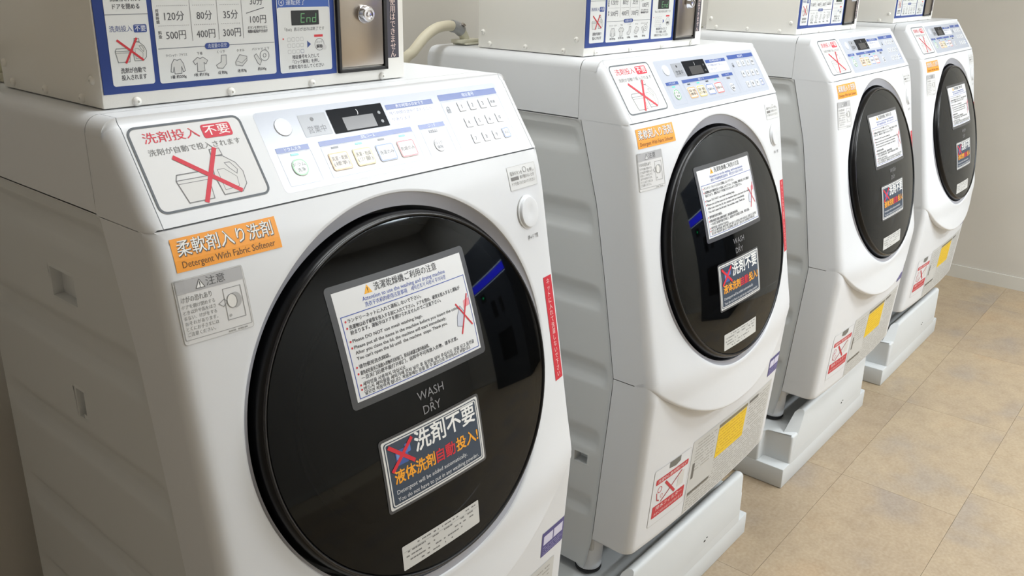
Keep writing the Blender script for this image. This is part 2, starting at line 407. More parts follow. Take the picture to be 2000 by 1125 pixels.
def make_washer():
    root = empty('washing_machine')
    # ---- front panel (polar grid round the opening, wrapped to the side seams)
    cx, cz, ro = .3165, .871, .264; ca = math.cos(ALPHA)
    def boundary(th):
        dx, dz = math.cos(th), math.sin(th)*ca; lo, hi = 0, 1.2
        for _ in range(40):
            m = (lo+hi)/2; x, z = cx+dx*m, cz+dz*m
            if 0 <= x <= W and z <= ZK and z >= zsmile(min(max(x, 0), W)): lo = m
            else: hi = m
        return (min(max(cx+dx*lo, 0), W), min(cz+dz*lo, ZK))
    ths = list(np.linspace(0, 2*math.pi, 240, endpoint=False))
    for (x, z) in ((0, ZK), (W, ZK), (0, zsmile(0)), (W, zsmile(W))): ths.append(math.atan2((z-cz)/ca, x-cx) % (2*math.pi))
    ths = sorted(set(round(t, 6) for t in ths)); n = len(ths)
    ts = [0, .04, .12, .25, .4, .55, .68, .78, .85, .9, .935, .96, .975, .985, .992, .996, .999, 1]
    V = []; F = []
    # cone of the opening: seat -> rim
    rings = []
    rim = []; bzr = []
    for t in ths:
        x, z = cx+(ro-.0022)*math.cos(t), cz+(ro-.0022)*math.sin(t)*ca; rim.append(Vector((x, S(x, z)+.0030, z))); bzr.append(rim[-1])
    rings.append(rim)
    rings.append([Vector((cx+(ro-.001)*math.cos(t), S(cx+(ro-.001)*math.cos(t), cz+(ro-.001)*math.sin(t)*ca)+.0012, cz+(ro-.001)*math.sin(t)*ca)) for t in ths])
    B = []
    for t in ths:
        b = boundary(t)
        for (x, z) in ((0, ZK), (W, ZK)):
            if math.hypot(b[0]-x, b[1]-z) < 1e-4: b = (x, z)
        B.append(b)
    for u in ts:
        rr = []
        for t, (bx, bz) in zip(ths, B):
            ox, oz = cx+(ro+.002)*math.cos(t), cz+(ro+.002)*math.sin(t)*ca
            x = ox+(bx-ox)*u; z = oz+(bz-oz)*u; rr.append(Vector((x, S(x, z), z)))
        rings.append(rr)
    # fold inwards at the boundary
    fold = []
    for (bx, bz) in B:
        y = S(bx, bz)
        if bz > ZK-1e-4 and 1e-6 < bx < W-1e-6: fold.append(Vector((bx, y+.012, bz-.0005)))
        elif bx < 1e-6 or bx > W-1e-6: fold.append(Vector((bx, max(y, yseam(bz)-.001), bz)))
        else: fold.append(Vector((bx, y+.030, bz+.002)))
    rings.append(fold)
    for rg in rings: V += rg
    for i in range(len(rings)-1):
        for k in range(n):
            F.append((i*n+k, i*n+(k+1) % n, (i+1)*n+(k+1) % n, (i+1)*n+k))
    # shoulders left and right of the control panel
    pts = []
    for s in np.linspace(0, .1155, 10): pts.append((s*.56, 1.1425+s*.8285, 0))
    y0, z0 = pts[-1][0], pts[-1][1]
    for k in range(1, 7):
        a = R(34+(90-34)*k/6); y = y0+.012*(math.sin(a)-math.sin(R(34)))*1.35; z = z0+.012*(math.cos(R(34))-math.cos(a))*1.0
        pts.append((y, z, 0))
    ztop = pts[-1][1]; pts.append((.1065, ztop, 0))
    path = [(p[0], p[1]) for p in pts]
    N = len(path)
    for side in (0, 1):
        base = len(V); xs = [.0175, .0165, .012, .008, .005, .0025, .001, 0]; m_ = len(xs)+2
        for i, (y, z) in [(0, path[0])]+list(enumerate(path)):
            first = len(V) == base; f = min(1, i/4); nrm = Vector((0, math.cos(R(34*f)), -math.sin(R(34*f)))) if i < 10 else None
            if nrm is None:
                g = min(1, (i-9)/6); ang = R(34+56*g); nrm = Vector((0, math.cos(ang), -math.sin(ang)))
            V.append(Vector((.0175 if side == 0 else W-.0175, y, z))+nrm*.008)
            for x in xs:
                d = RC-math.sqrt(max(0, RC*RC-(RC-x)**2)); p = Vector((x, y, z))+nrm*d
                if side: p.x = W-x
                if first and x < .009: p.z = 1.1396
                V.append(p)
            if len(V)-base > m_: V[-1].z = max(V[-1].z, V[-1-m_].z+1e-4)
            pl = V[-1]; V.append(Vector((pl.x, max(.1075, pl.y), pl.z)))
        for i in range(N):
            for k in range(m_-1): F.append((base+i*m_+k, base+i*m_+k+1, base+(i+1)*m_+k+1, base+(i+1)*m_+k))
        # small closing strip between front panel edge and shoulder start on the side face
        zlow = V[base+m_-2]; 
    nb_ = len(ths); mid = [DC+DA*(.2475*math.cos(t))+DB*(.2475*math.sin(t))+DN*(-.008) for t in ths]; inn = [DC+DA*(.2455*math.cos(t))+DB*(.2455*math.sin(t))+DN*(-.055) for t in ths]
    half = [(a+b)/2+DN*(-.001) for a, b in zip(bzr, mid)]
    from_py('door_bezel', bzr+half+mid+inn, [(j*nb_+k, j*nb_+(k+1) % nb_, (j+1)*nb_+(k+1) % nb_, (j+1)*nb_+k) for j in range(3) for k in range(nb_)],
            mat('silver_grey_bezel', (166, 167, 175), .38), root, smooth=True, autos=50)
    fp = from_py('front_panel', V, F, M_WHITE, root, smooth=True, autos=32)
    # ---- control panel
    bm = bmesh.new(); x0, x1 = .0185, W-.0185; A = []; Bv = []; pp = [(.010, 1.1422)]+[(y, z) for y, z in path]+[(.1065, ztop-.01)]
    A = [bm.verts.new((x0, y, z)) for y, z in pp]; Bv = [bm.verts.new((x1, y, z)) for y, z in pp]
    for i in range(len(pp)-1): bm.faces.new((A[i], Bv[i], Bv[i+1], A[i+1]))
    for xx, row_ in ((x0, A), (x1, Bv)):
        C = [bm.verts.new((xx, y+.006, z-.004)) for y, z in pp[1:-1]]
        for i in range(len(C)-1): bm.faces.new((row_[i+1], row_[i+2], C[i+1], C[i]))
    from_bm('control_panel', bm, M_WHITE, root, autos=32)
    # ---- top cover
    bm = bmesh.new(); xs = [0, .0005, .002, .005, .009, .014, .018, .03]; xs = xs+[W-x for x in reversed(xs)]
    def topz(x):
        e = min(x, W-x); return ztop-(RC-math.sqrt(max(0, RC*RC-(RC-e)**2)) if e < RC else 0)
    sec = [(0, 1.1425)]+[(x, topz(x)) for x in xs]+[(W, 1.1425)]
    ysn = [.1080, .108, .49, .497, .50]; rws = []
    for j, y in enumerate(ysn):
        dz = {0: .004, 3: .002, 4: .009}.get(j, 0)
        rws.append([bm.verts.new((x, y, z-(dz if i not in (0, len(sec)-1) else 0))) for i, (x, z) in enumerate(sec)])
    for j in range(len(rws)-1):
        for i in range(len(sec)-1): bm.faces.new((rws[j][i], rws[j][i+1], rws[j+1][i+1], rws[j+1][i]))
    bm.faces.new(rws[-1])
    from_bm('top_cover', bm, M_WHITE, root, autos=32)
    # ---- lower front panel with side wings
    V = []; F = []; xs = sorted(set([0, .0005, .0015, .003, .006, .010, .014, .018, .03]+list(np.linspace(.05, W/2, 12))))
    xs = xs+[W-x for x in reversed(xs[:-1])]
    vs_ = [0, .002, .005, .009, .02]+list(np.linspace(.05, 1, 16)); nx = len(xs)
    rows_ = []
    for j, v in enumerate([-1]+list(range(len(vs_)))):
        rw = []
        zb = lambda x: .258
        for x in xs:
            ztopx = zsmile(x)-.0015+(.012 if 0 else 0)
            if v == -1: rw.append(Vector((x, L(x, .258)+.03, .260)))
            else:
                t = vs_[v]; z = .258+(ztopx-.258)*t; rw.append(Vector((x, L(x, z), z)))
        rows_.append(rw)
    rows_.append([Vector((x, L(x, zsmile(x))+.004, zsmile(x)+.012)) for x in xs])
    for rw in rows_:
        l = rw[0]; r_ = rw[-1]; zc = min(l.z, zsmile(0)-.0015)
        V += [Vector((0, max(yseam(zc)-.001, l.y+.001), zc)), Vector((0, l.y+.02, zc))]+rw+[Vector((W, l.y+.02, zc)), Vector((W, max(yseam(zc)-.001, l.y+.001), zc))]
    m_ = nx+4
    for i in range(len(rows_)-1):
        for k in range(m_-1): F.append((i*m_+k, i*m_+k+1, (i+1)*m_+k+1, (i+1)*m_+k))
    from_py('lower_panel', V, F, M_WHITE, root, smooth=True, autos=32)
    # ---- side panels
    def side(xf, sgn):
        ys_ = sorted(set(list(np.round(np.linspace(0, 1, 26), 4))+[.01, .02, .03, .05, .07, .09]))
        zs_ = sorted(set([round(v, 4) for v in np.linspace(.175, 1.1405, 110)]+[1.005, 1.043, .842, .882, .426, .450, 1.139, 1.136, 1.132, 1.126]))
        V = []; F = []
        chans = [(1.103, .020), (.952, .026), (.797, .022), (.642, .022), (.487, .022), (.332, .022)]
        sm = lambda v: 0 if v <= 0 else 1 if v >= 1 else v*v*(3-2*v)
        ny = len(ys_)
        for z in zs_:
            ya = yseam(z)+.0008
            for t in ys_:
                y = ya+(.499-ya)*t; u = y-ya; v = 1.1405-z; rr = .016
                if u < rr and v < rr: d = rr-math.hypot(rr-u, rr-v)
                else: d = min(u, v)
                dep = .0010+.0045*sm((d-.001)/.004)
                for zc, hw in chans:
                    e = hw-abs(z-zc); g = sm((e)/.009)*sm((u-.012)/.02)*sm((.485-y)/.02); dep += .0085*g
                V.append(Vector((xf+sgn*dep, y, z)))
        holes = [(.205, .270, 1.005, 1.043), (.228, .250, .842, .882), (.05, .083, .426, .450)]
        for i in range(len(zs_)-1):
            for k in range(ny-1):
                c = (V[i*ny+k]+V[(i+1)*ny+k+1])/2
                if any(a < c.y < b and z0_ < c.z < z1_ for a, b, z0_, z1_ in holes): continue
                F.append((i*ny+k, i*ny+k+1, (i+1)*ny+k+1, (i+1)*ny+k))
        o = from_py('side_panel', V, F, M_SHEET, root, smooth=True, autos=45)
        for a, b, z0_, z1_ in holes:
            bm = bmesh.new(); x_a = xf+sgn*.0050; x_b = xf+sgn*.030
            q = lambda x, e: [bm.verts.new((x, yy, zz)) for yy, zz in ((a-e, z0_-e), (b+e, z0_-e), (b+e, z1_+e), (a-e, z1_+e))]
            P0 = q(x_a+sgn*.001, .009); P1 = q(x_a, 0); P2 = q(x_b, 0)
            for A_, B_ in ((P0, P1), (P1, P2)):
                for k in range(4): bm.faces.new((A_[k], A_[(k+1) % 4], B_[(k+1) % 4], B_[k]))
            bm.faces.new(P2); from_bm('grip_recess', bm, mat_recess, o)
        return o
    global mat_recess
    mat_recess = M_SHEET
    side(0, 1); side(W, -1)
    # ---- cabinet core
    bm = bmesh.new(); bm_box(bm, (.018, .105, .18), (W-.018, .498, 1.142)); bm_box(bm, (.006, .062, .178), (W-.006, .498, .262), .004)
    bm_box(bm, (.012, .03, .215), (W-.012, .07, .262), .004)
    from_bm('cabinet', bm, M_SHEET, root)
    # ---- feet
    for fx in (.038, W-.038):
        for fy in (.055, .44):
            fr = (Vector((fx, fy, .155)), Vector((1, 0, 0)), Vector((0, 1, 0)), Vector((0, 0, 1)))
            o = lathe('foot', [(.026, .006), (.0285, .010), (.0295, .02), (.031, .06), (.031, .10)], fr, M_WHITE, root, 28, cs=True)
            lathe('rubber_pad', [(.022, 0), (.0285, 0), (.0295, .003), (.0290, .0075), (.026, .0078)], fr, M_RUBBER, o, 28, cs=True)
    # ---- door
    door = lathe('door', [(.230, -.050), (.2405, -.050), (.2412, -.004), (.2405, .001), (.2375, .0065), (.2345, .0082), (.2335, .0078), (.2325, .0050), (.2315, .004)], DFR, M_BLACK, root, 128, autos=60)
    lathe('trim_ring', [(.2372, .0066), (.2366, .0078), (.2354, .0086), (.2342, .0082)], DFR, mat('dark_trim', (30, 30, 34), .16), door, 128, autos=60)
    lathe('door_glass', [(RD*math.sin(R(90*k/20)) if k else .0008, dome(RD*math.sin(R(90*k/20)))) for k in range(0, 21)]+[(.2325, .003)], DFR, M_GLASS, door, 128, autos=80, cs=True)
    lathe('inner_bowl', [(.0008, -.045), (.06, -.047), (.11, -.052), (.14, -.060), (.155, -.052), (.165, -.035), (.178, -.020), (.192, -.014), (.210, -.012), (.232, -.010)], (DC+DA*.0+DB*(-.01), DA, DB, DN), M_BOWL, door, 96, autos=70, cs=True)
    p = Print(); p.text('WASH', .006, .0035, .0165, (128, 128, 130), al='c'); p.text('&', .005, -.0065, .008, (120, 120, 122), al='c')
    p.text('DRY', .004, -.0165, .0165, (128, 128, 130), al='c'); p.build('lettering', door, map_door, None)
    # ---- open button
    bc = Vector((.584, S(.584, 1.053)+.0015, 1.053)); nb = Vector((.13, -1, .19)).normalized(); bb = Vector((0, .17, 1)); bb = (bb-nb*bb.dot(nb)).normalized(); ba = bb.cross(nb)*-1
    fr = (bc, ba, bb, nb)
    o = lathe('open_button', [(.0265, -.004), (.0262, .0015), (.0235, .0022), (.0232, .0045), (.0225, .0058), (.020, .0062), (.010, .0056), (.0005, .0050)], fr, M_WHITE, root, 40, ce=True)
    lathe('button_groove', [(.0275, -.003), (.0275, .0002), (.0264, .0002)], fr, mat('groove_grey', (170, 170, 168), .5), o, 40)
    # ================= stickers and prints
    # detergent sign on the control panel
    p = Print(); p.rect(.021, .015, .1565, .115, (220, 220, 220), 0, .010); sheet = p.build('detergent_sign', root, map_panel, base=.0003)
    p = Print(); p.frame(.021, .015, .1565, .115, .0026, (92, 98, 104), 2, .010)
    p.text('洗剤投入', .036, .1000, .0135, (208, 44, 66), 2, w=.064, bold=.008); p.rect(.1045, .0915, .1405, .1080, (208, 44, 66), 2, .003)
    p.text('不要', .1225, .1000, .0135, (245, 240, 238), 3, w=.031, al='c', bold=.02); p.text('洗剤が自動で投入されます', .0355, .0835, .0082, (120, 120, 120), 2, w=.110)
    tub_and_jug(p, .093, .047, .082, 2, xw=.062); p.build('lettering', sheet, map_panel, base=.0003)
    # control overlay
    p = Print(); p.rect(.174, .010, .603, .1135, (203, 208, 219), 0, .006); ov = p.build('control_overlay', root, map_panel, base=.0002)
    ov.data.materials.clear(); ov.data.materials.append(M_OVER)
    global GLOSS
    GLOSS = True; BL = (52, 84, 160); p = Print()
    p.rect(.233, .074, .2745, .1035, (158, 162, 170), 1, .001); p.circ(.252, .0965, .0026, (40, 44, 52), 2); p.text('営業中', .254, .0825, .0105, (70, 74, 84), 2, w=.027, al='c', bold=.01)
    p.rect(.374, .0945, .461, .1015, BL, 1); p.rect(.371, .0725, .463, .0935, (236, 238, 243), 1); p.text('表示時間は目安です', .4175, .098, .0052, (225, 232, 245), 2, w=.052, al='c')
    p.text('残り時間は途中で変わること', .376, .0885, .0055, (110, 120, 165), 2, w=.078); p.text('があります', .376, .0795, .0055, (110, 120, 165), 2, w=.034)
    p.rect(.475, .0960, .598, .1055, BL, 1, .001); p.text('暗証番号', .536, .1008, .0065, (215, 225, 245), 2, al='c')
    for x0_, x1_, t in ((.184, .231, 'ドラム洗浄'), (.2465, .4015, '運転コース'), (.4155, .4645, 'ロック')):
        p.rect(x0_, .0595, x1_, .0662, BL, 1); p.text(t, (x0_+x1_)/2, .0629, .005, (215, 225, 245), 2, al='c')
        p.frame(x0_, .017, x1_+.001, .0590, .0006, (176, 184, 200), 1, .002)
    p.frame(.4755, .0175, .5985, .0945, .0006, (176, 184, 200), 1, .002)
    for x, c, on in ((.207, (90, 230, 200), 1), (.267, (60, 62, 70), 0), (.305, (90, 230, 200), 1), (.343, (60, 62, 70), 0), (.380, (90, 230, 200), 1)):
        p.rect(x-.0055, .0542, x+.0055, .0568, c, 2)
    p.rect(.430, .0525, .446, .0565, (70, 72, 80), 2); p.text('ロック中', .438, .0545, .0038, (225, 225, 230), 3, al='c')
    p.poly([(.4815, .0765), (.4885, .0765), (.4885, .082), (.4815, .082)], (90, 94, 104), 2); p.ring(.485, .0835, .003, .001, (90, 94, 104), 2, 14)
    p.build('panel_print', ov, map_panel, base=.0003)
    def key(name, x, s, wx, ws, col, rim, r, lines, tc=(60, 60, 66), th=.006, ofs=.007):
        bm = bmesh.new(); q = Print()
        A_ = q.rrect_pts(x-wx/2, s-ws/2, x+wx/2, s+ws/2, r, 4); B_ = q.rrect_pts(x-wx/2+.0008, s-ws/2+.0008, x+wx/2-.0008, s+ws/2-.0008, max(r-.0008, .0005), 4)
        va = [bm.verts.new(map_panel(a, b, .0004)) for a, b in A_]; vb = [bm.verts.new(map_panel(a, b, .0013)) for a, b in B_]
        for k in range(len(va)): bm.faces.new((va[k], va[(k+1) % len(va)], vb[(k+1) % len(va)], vb[k]))
        bm.faces.new(vb); me = bpy.data.meshes.new(name); bmesh.ops.recalc_face_normals(bm, faces=bm.faces)
        # lettering as extra faces in the key's own mesh
        q.frame(x-wx/2+.001, s-ws/2+.001, x+wx/2-.001, s+ws/2-.001, .0016, rim, 0, r*.8) if rim else None
        for i, t in enumerate(lines):
            q.text(t, x, s+(len(lines)-1)*ofs/2-i*ofs, th, tc, 1, w=min(wx*.78, len(t)*th*.95) if len(t) > 1 else None, al='c', bold=.01)
        mats_ = [ink(col)]+q.cols
        vs2 = [bm.verts.new(map_panel(a, b, .0014+z*.0002)) for (a, b), z in zip(q.v, q.z)]
        for f, c in zip(q.f, q.c):
            fc = bm.faces.new([vs2[i] for i in f]); fc.material_index = c+1
        bm.to_mesh(me); bm.free(); return new_obj(name, me, mats_, ov)
    key('drum_button', .207, .0385, .023, .023, (232, 238, 234), (112, 190, 130), .0113, ['ドラム', '洗浄'], th=.0058)
    for x, rim, bg, t in ((.267, (238, 160, 100), (243, 226, 206), ['洗濯・乾燥', '(標準)']), (.305, (232, 196, 110), (240, 230, 205), ['洗濯・乾燥', '(少量)']),
                          (.343, (90, 120, 195), (228, 232, 240), ['洗濯のみ']), (.380, (210, 70, 84), (240, 230, 228), ['乾燥のみ'])):
        key('program_button', x, .037, .031, .025, bg, rim, .004, t, th=.0065)
    key('unlock_button', .438, .033, .018, .020, (214, 216, 222), None, .0088, ['ロック', '解除'], th=.0055, ofs=.0065)
    for r_, (s, ks) in enumerate(((.0835, ['1', '2', '3', '取消']), (.058, ['4', '5', '6', '0']), (.0325, ['7', '8', '9', '決定']))):
        for c_, t in enumerate(ks):
            x = .5125+.0225*c_
            if t == '決定': key('enter_key', x, s, .0165, .0175, (232, 236, 244), (84, 112, 190), .003, [t], th=.0055)
            else: key('number_key', x, s, .0145, .0155, (206, 208, 213), None, .002, [t], tc=(44, 46, 54), th=.0085 if len(t) == 1 else .005)
    key('power_button', .2075, .0915, .024, .024, (210, 214, 223), None, .0118, [])
    p = Print(); p.rect(.2775, .0725, .3685, .1055, (24, 26, 30), 1, .0008); dsp = p.build('display', ov, map_panel, base=.0005)
    dsp.data.materials.clear(); dsp.data.materials.append(mat('display_glass', (34, 36, 40), .2, ior=1.12))
    p = Print(); p.rect(.297, .0745, .348, .0925, (52, 52, 56), 2); p.text(')', .3245, .0985, .008, (215, 215, 218), 2, al='c', bold=.03)
    for s in (.0925, .080): p.circ(.359, s, .0024, (96, 100, 106), 2, 12)
    p.build('display_print', ov, map_panel, base=.0006)
    GLOSS = False
    # softener sticker
    p = Print(); p.rect(.020, .0985, .1475, .1355-.005, (244, 158, 44), 0); st = None
    def sheet_(name, x0_, z0_, x1_, z1_, col, mp, r=0, cuts=.012, m=None):
        q = Print(); q.rect(x0_, z0_, x1_, z1_, col, 0, r); o = q.build(name, root, mp, cuts)
        if m: o.data.materials.clear(); o.data.materials.append(m)
        return o
    st = sheet_('softener_sticker', .020, 1.0975, .1475, 1.1315, (246, 160, 48), map_front)
    p = Print()
    for dx, dz, c, h in ((.0006, -.0006, (90, 84, 74), 1), (0, 0, (238, 238, 236), 2)):
        p.text('柔軟剤入り洗剤', .0255+dx, 1.1205+dz, .0175, c, h, w=.115, bold=.045 if h == 1 else .012)
    p.text('Detergent With Fabric Softener', .0275, 1.1045, .0100, (110, 74, 30), 1, w=.112, bold=.01); p.build('lettering', st, map_front, .012)
    # caution sticker
    st = sheet_('caution_sticker', .0125, 1.022, .0925, 1.0905, (219, 219, 219), map_front, .003)
    p = Print(); p.frame(.0125, 1.022, .0925, 1.0905, .0005, (190, 190, 188), 1, .003); p.rect(.0140, 1.0755, .0910, 1.0895, (176, 176, 178), 1, .001); p.frame(.0140, 1.0265, .0910, 1.0895, .0008, (160, 160, 160), 1, .0015)
    p.text('注意', .059, 1.0825, .0105, (84, 84, 84), 2, al='c', w=.022); p.poly([(.036, 1.0780), (.046, 1.0780), (.041, 1.0870)], (235, 235, 235), 2)
    p.line([(.036, 1.0780), (.046, 1.0780), (.041, 1.0870)], .0007, (90, 90, 90), 3, True); p.rect(.0406, 1.0803, .0414, 1.0845, (70, 70, 70), 3); p.circ(.041, 1.0792, .0005, (70, 70, 70), 3, 8)
    p.text('けがの恐れあり', .0175, 1.0690, .0072, (112, 112, 110), 2, w=.034)
    for i, t in enumerate(['ドアを開け閉めする', 'とき以外や指をはさ', 'まない、けがをする', 'おそれがあります。', 'とくにお子さまには', 'ご注意ください。']):
        p.text(t, .0175, 1.0615-i*.0058, .0048, (130, 130, 128), 2, w=.036 if i < 5 else .031)
    p.frame(.0640, 1.0360, .0855, 1.0705, .0007, (140, 140, 140), 2); p.circ(.0765, 1.056, .0075, (176, 176, 176), 2, 20, .0085); p.circ(.0725, 1.056, .0060, (225, 224, 220), 3, 20, .0078); p.ring(.0725, 1.056, .0060, .0006, (120, 120, 120), 4, 20, .0078)
    p.line([(.057, 1.056), (.064, 1.060), (.067, 1.056), (.062, 1.052)], .0007, (140, 140, 140), 3, True); p.circ(.068, 1.041, .0015, (170, 170, 170), 3, 10)
    p.text('TWWARM', .066, 1.0243, .0040, (150, 150, 148), 2) if 0 else p.dashes(.062, .086, 1.0243, .0022, (160, 160, 158), 2, 3)
    p.build('lettering', st, map_front, .012)
    # small label above the open button
    st = sheet_('button_label', .551, 1.090, .617, 1.1235, (219, 220, 220), map_front, .002)
    p = Print(); p.frame(.551, 1.090, .617, 1.1235, .0004, (196, 196, 192), 1, .002)
    p.text('電源ボタンを', .556, 1.1135, .0062, (120, 118, 114), 2, w=.028); p.ring(.5905, 1.116, .0042, .0008, (130, 128, 126), 2, 16); p.text('を押し', .597, 1.1135, .0062, (120, 118, 114), 2, w=.015)
    p.rect(.556, 1.1035, .574, 1.1085, (120, 118, 116), 2); p.text('扉が開かないとき', .577, 1.1062, .0058, (120, 118, 114), 2, w=.034); p.text('ドアを強くおさないでください', .556, 1.0985, .0056, (130, 128, 124), 2, w=.056)
    p.build('lettering', st, map_front, .012)
    p = Print(); p.text('押→ドア開', .589, 1.0150, .0080, (96, 94, 92), 1, w=.026, al='c'); p.build('door_release_lettering', root, map_front, .012)
    # red vertical strip
    st = sheet_('net_warning_strip', .6015, .780, .6245, .947, (204, 38, 56), map_front)
    p = Print(); T = 'ネットに入れて洗濯しないで下さい'
    for i, ch in enumerate(T): p.text(ch, .6130, .9385-i*.0100, .0098, (238, 200, 200), 1, al='c', bold=.015)
    p.build('lettering', st, map_front, .012)
    # usage notice on the door
    a0, b0, a1, b1 = -.114, .020, .122, .172
    def dsheet(name, x0_, z0_, x1_, z1_, col, r, m=None):
        q = Print(); q.rect(x0_, z0_, x1_, z1_, col, 0, r); o = q.build(name, root, map_door, .02)
        if m: o.data.materials.clear(); o.data.materials.append(m)
        return o
    no = dsheet('usage_notice', a0, b0, a1, b1, (96, 97, 100), .006, M_LAM)
    p = Print(); BLU = (60, 84, 168); K = (58, 58, 62); X0, X1 = a0+.0085, a1-.0085
    p.rect(X0, b0+.0085, X1, b1-.0085, (224, 225, 226), 1); p.frame(X0+.004, b0+.0115, X1-.003, .1335, .0010, BLU, 2)
    p.text('洗濯乾燥機ご利用の注意', .010, .1565, .0108, (50, 50, 54), 2, w=.108, al='c', bold=.02)
    p.poly([(-.0600, .1515), (-.0475, .1515), (-.0538, .1625)], (246, 178, 34), 2); p.rect(-.0543, .1545, -.0533, .1590, (60, 50, 20), 3); p.circ(-.0538, .1530, .0006, (60, 50, 20), 3, 8)
    p.text('Attention to use the washing and drying machine', .006, .1465, .0072, BLU, 2, w=.142, al='c', bold=.012); p.text('洗衣干衣机的使用注意事項', -.063, .1390, .0065, BLU, 2, w=.068, bold=.01); p.text('세탁건조기 사용시 주의사항', .012, .1390, .0065, BLU, 2, w=.064, bold=.01)
    LN = [(.1265, 1, 'ランドリーネットに入れて運転しないで下さい。', .118), (.1185, 1, '洗濯物は必ず硬貨を投入する前に入れて下さい。ドアを閉め、硬貨を投入すると運転が', .190), (.1120, 0, '始まります。運転中はドアを開けられませんのでご注意下さい。', .150),
          (.1020, 1, 'Please DO NOT use mesh washing bags.', .112), (.0940, 1, 'Please put all the items in the machine before you insert the coins.', .180), (.0870, 0, 'After you close the lid, the machine will start immediately.', .152), (.0800, 0, "You can't open the lid until  the machine  stops. Thank you.", .152),
          (.0695, 1, '请勿使用洗衣网袋。', .048), (.0615, 1, '请务必在投币之前放入衣物并关好机门。投币后机器立即开始运转。', .112), (.0550, 0, '一旦关门后便不能打开机门，运转中不可再放入衣物，请多注意。', .165),
          (.0475, 1, '세탁망을 사용하지 마십시오.', .068), (.0418, 1, '반드시 세탁물을 세탁기에 먼저 넣은 후 동전을 넣어 주십시오. 문을 닫고 동전을', .195), (.0362, 0, '넣으면 작동하게 됩니다. 작동중에는 문을 열 수 없으므로 주의하시기 바랍니다.', .186)]
    for s, dot, t, wd in LN:
        if dot: p.circ(-.0960, s, .0014, (205, 40, 50), 2, 8)
        p.text(t, -.0930, s, .0058, K, 2, w=wd, bold=.026)
    q = lambda pts: [(.094+a*.020, .080+b*.020) for a, b in pts]
    p.poly(q([(-.85, -.5), (-.35, -.65), (.05, .3), (-.25, .75), (-.7, .1)]), (200, 204, 216), 2); p.line(q([(-.85, -.5), (-.35, -.65), (.05, .3), (-.25, .75), (-.7, .1)]), .0006, (110, 116, 140), 3, True)
    p.poly(q([(.1, .5), (.75, .6), (.8, 1.1), (.2, 1.0)]), (226, 150, 158), 2)
    p.line(q([(-.6, .95), (.6, -.75)]), .0022, (205, 36, 52), 4); p.line(q([(.65, 1.35), (-.55, -1.1)]), .0022, (205, 36, 52), 4)
    p.build('lettering', no, map_door, .02)
    # no-detergent notice on the door
    a0, b0, a1, b1 = -.090, -.1275, .090, -.0290
    no = dsheet('no_detergent_notice', a0, b0, a1, b1, (96, 97, 100), .005, M_LAM)
    NV = (52, 66, 84); p = Print(); p.rect(a0+.0035, b0+.0035, a1-.0035, b1-.0035, (220, 220, 218), 1, .003); p.rect(a0+.0065, b0+.0060, a1-.0065, b1-.0060, NV, 2, .004); p.frame(a0+.0078, b0+.0072, a1-.0078, b1-.0072, .0018, (214, 214, 212), 3, .004)
    p.text('洗剤不要', .0210, -.0520, .0290, (238, 238, 236), 4, w=.112, al='c', bold=.03)
    p.rect(-.068, -.070, -.048, -.050, (62, 92, 160), 4, .002); p.rect(-.052, -.058, -.043, -.046, (84, 120, 190), 4.2, .002); p.rect(-.0665, -.062, -.056, -.0535, (120, 150, 205), 4.4, .001)
    p.line([(-.076, -.042), (-.040, -.072)], .0050, (214, 40, 56), 6); p.line([(-.075, -.074), (-.040, -.042)], .0050, (214, 40, 56), 6.5)
    y = -.0845
    p.text('液体洗剤', -.0740, y, .0195, (246, 166, 42), 4, w=.068, bold=.035); p.text('自動', -.0030, y, .0195, (206, 40, 56), 4, w=.0345, bold=.035); p.text('投入!', .0345, y, .0195, (246, 166, 42), 4, w=.0430, bold=.035)
    p.text('Detergent will be added automatically.', -.0740, -.1030, .0080, (214, 216, 220), 4, w=.126, bold=.012); p.text('You do not have to put in any washing powder.', -.0740, -.1130, .0080, (214, 216, 220), 4, w=.148, bold=.012)
    p.build('lettering', no, map_door, .02)
    # small rating label low on the door
    no = dsheet('rating_label', -.078, -.2125, .064, -.1780, (206, 206, 203), .002)
    p = Print(); p.line([(-.076, -.1870), (.062, -.1870)], .0004, (150, 150, 150), 1)
    for i in range(5): p.dashes(-.072, [.058, .052, .056, .030, .010][i], -.1825-i*.0062, .0026, (120, 120, 120), 1, 20+i, .55)
    p.build('lettering', no, map_door, .02)
    # filter cover with warning print on the lower panel
    st = sheet_('filter_cover', .050, .305, .190, .4450, (226, 224, 220), map_low, .006, .012, M_WHITE)
    p = Print(); p.frame(.050, .305, .190, .4450, .0009, (190, 188, 184), 1, .006)
    p.poly([(.104, .4300), (.130, .4260), (.147, .4310), (.147, .4440), (.104, .4440)], (112, 112, 108), 2)
    RED = (196, 46, 58); p.rect(.060, .4060, .183, .4195, RED, 2, .003); p.rect(.060, .3230, .183, .3530, RED, 2, .002)
    p.text('洗濯中に絶対開けない', .122, .4125, .0090, (240, 222, 220), 3, w=.110, al='c', bold=.02); p.text('排水フィルター', .122, .3445, .0115, (240, 222, 220), 3, w=.100, al='c', bold=.02); p.text('水がこぼれるおそれがあります', .122, .3305, .0072, (240, 222, 220), 3, w=.108, al='c', bold=.01)
    p.line([(.098, .400), (.138, .360)], .0065, RED, 4); p.line([(.160, .4015), (.088, .357)], .0030, (180, 70, 78), 4)
    p.ring(.078, .3900, .008, .0018, (200, 80, 88), 2, 16); p.line([(.068, .384), (.072, .366), (.080, .362)], .003, (180, 60, 70), 2); p.ring(.088, .371, .005, .0012, (214, 120, 124), 2, 14)
    p.rect(.148, .362, .172, .398, (214, 212, 208), 2); p.build('lettering', st, map_low, .012)
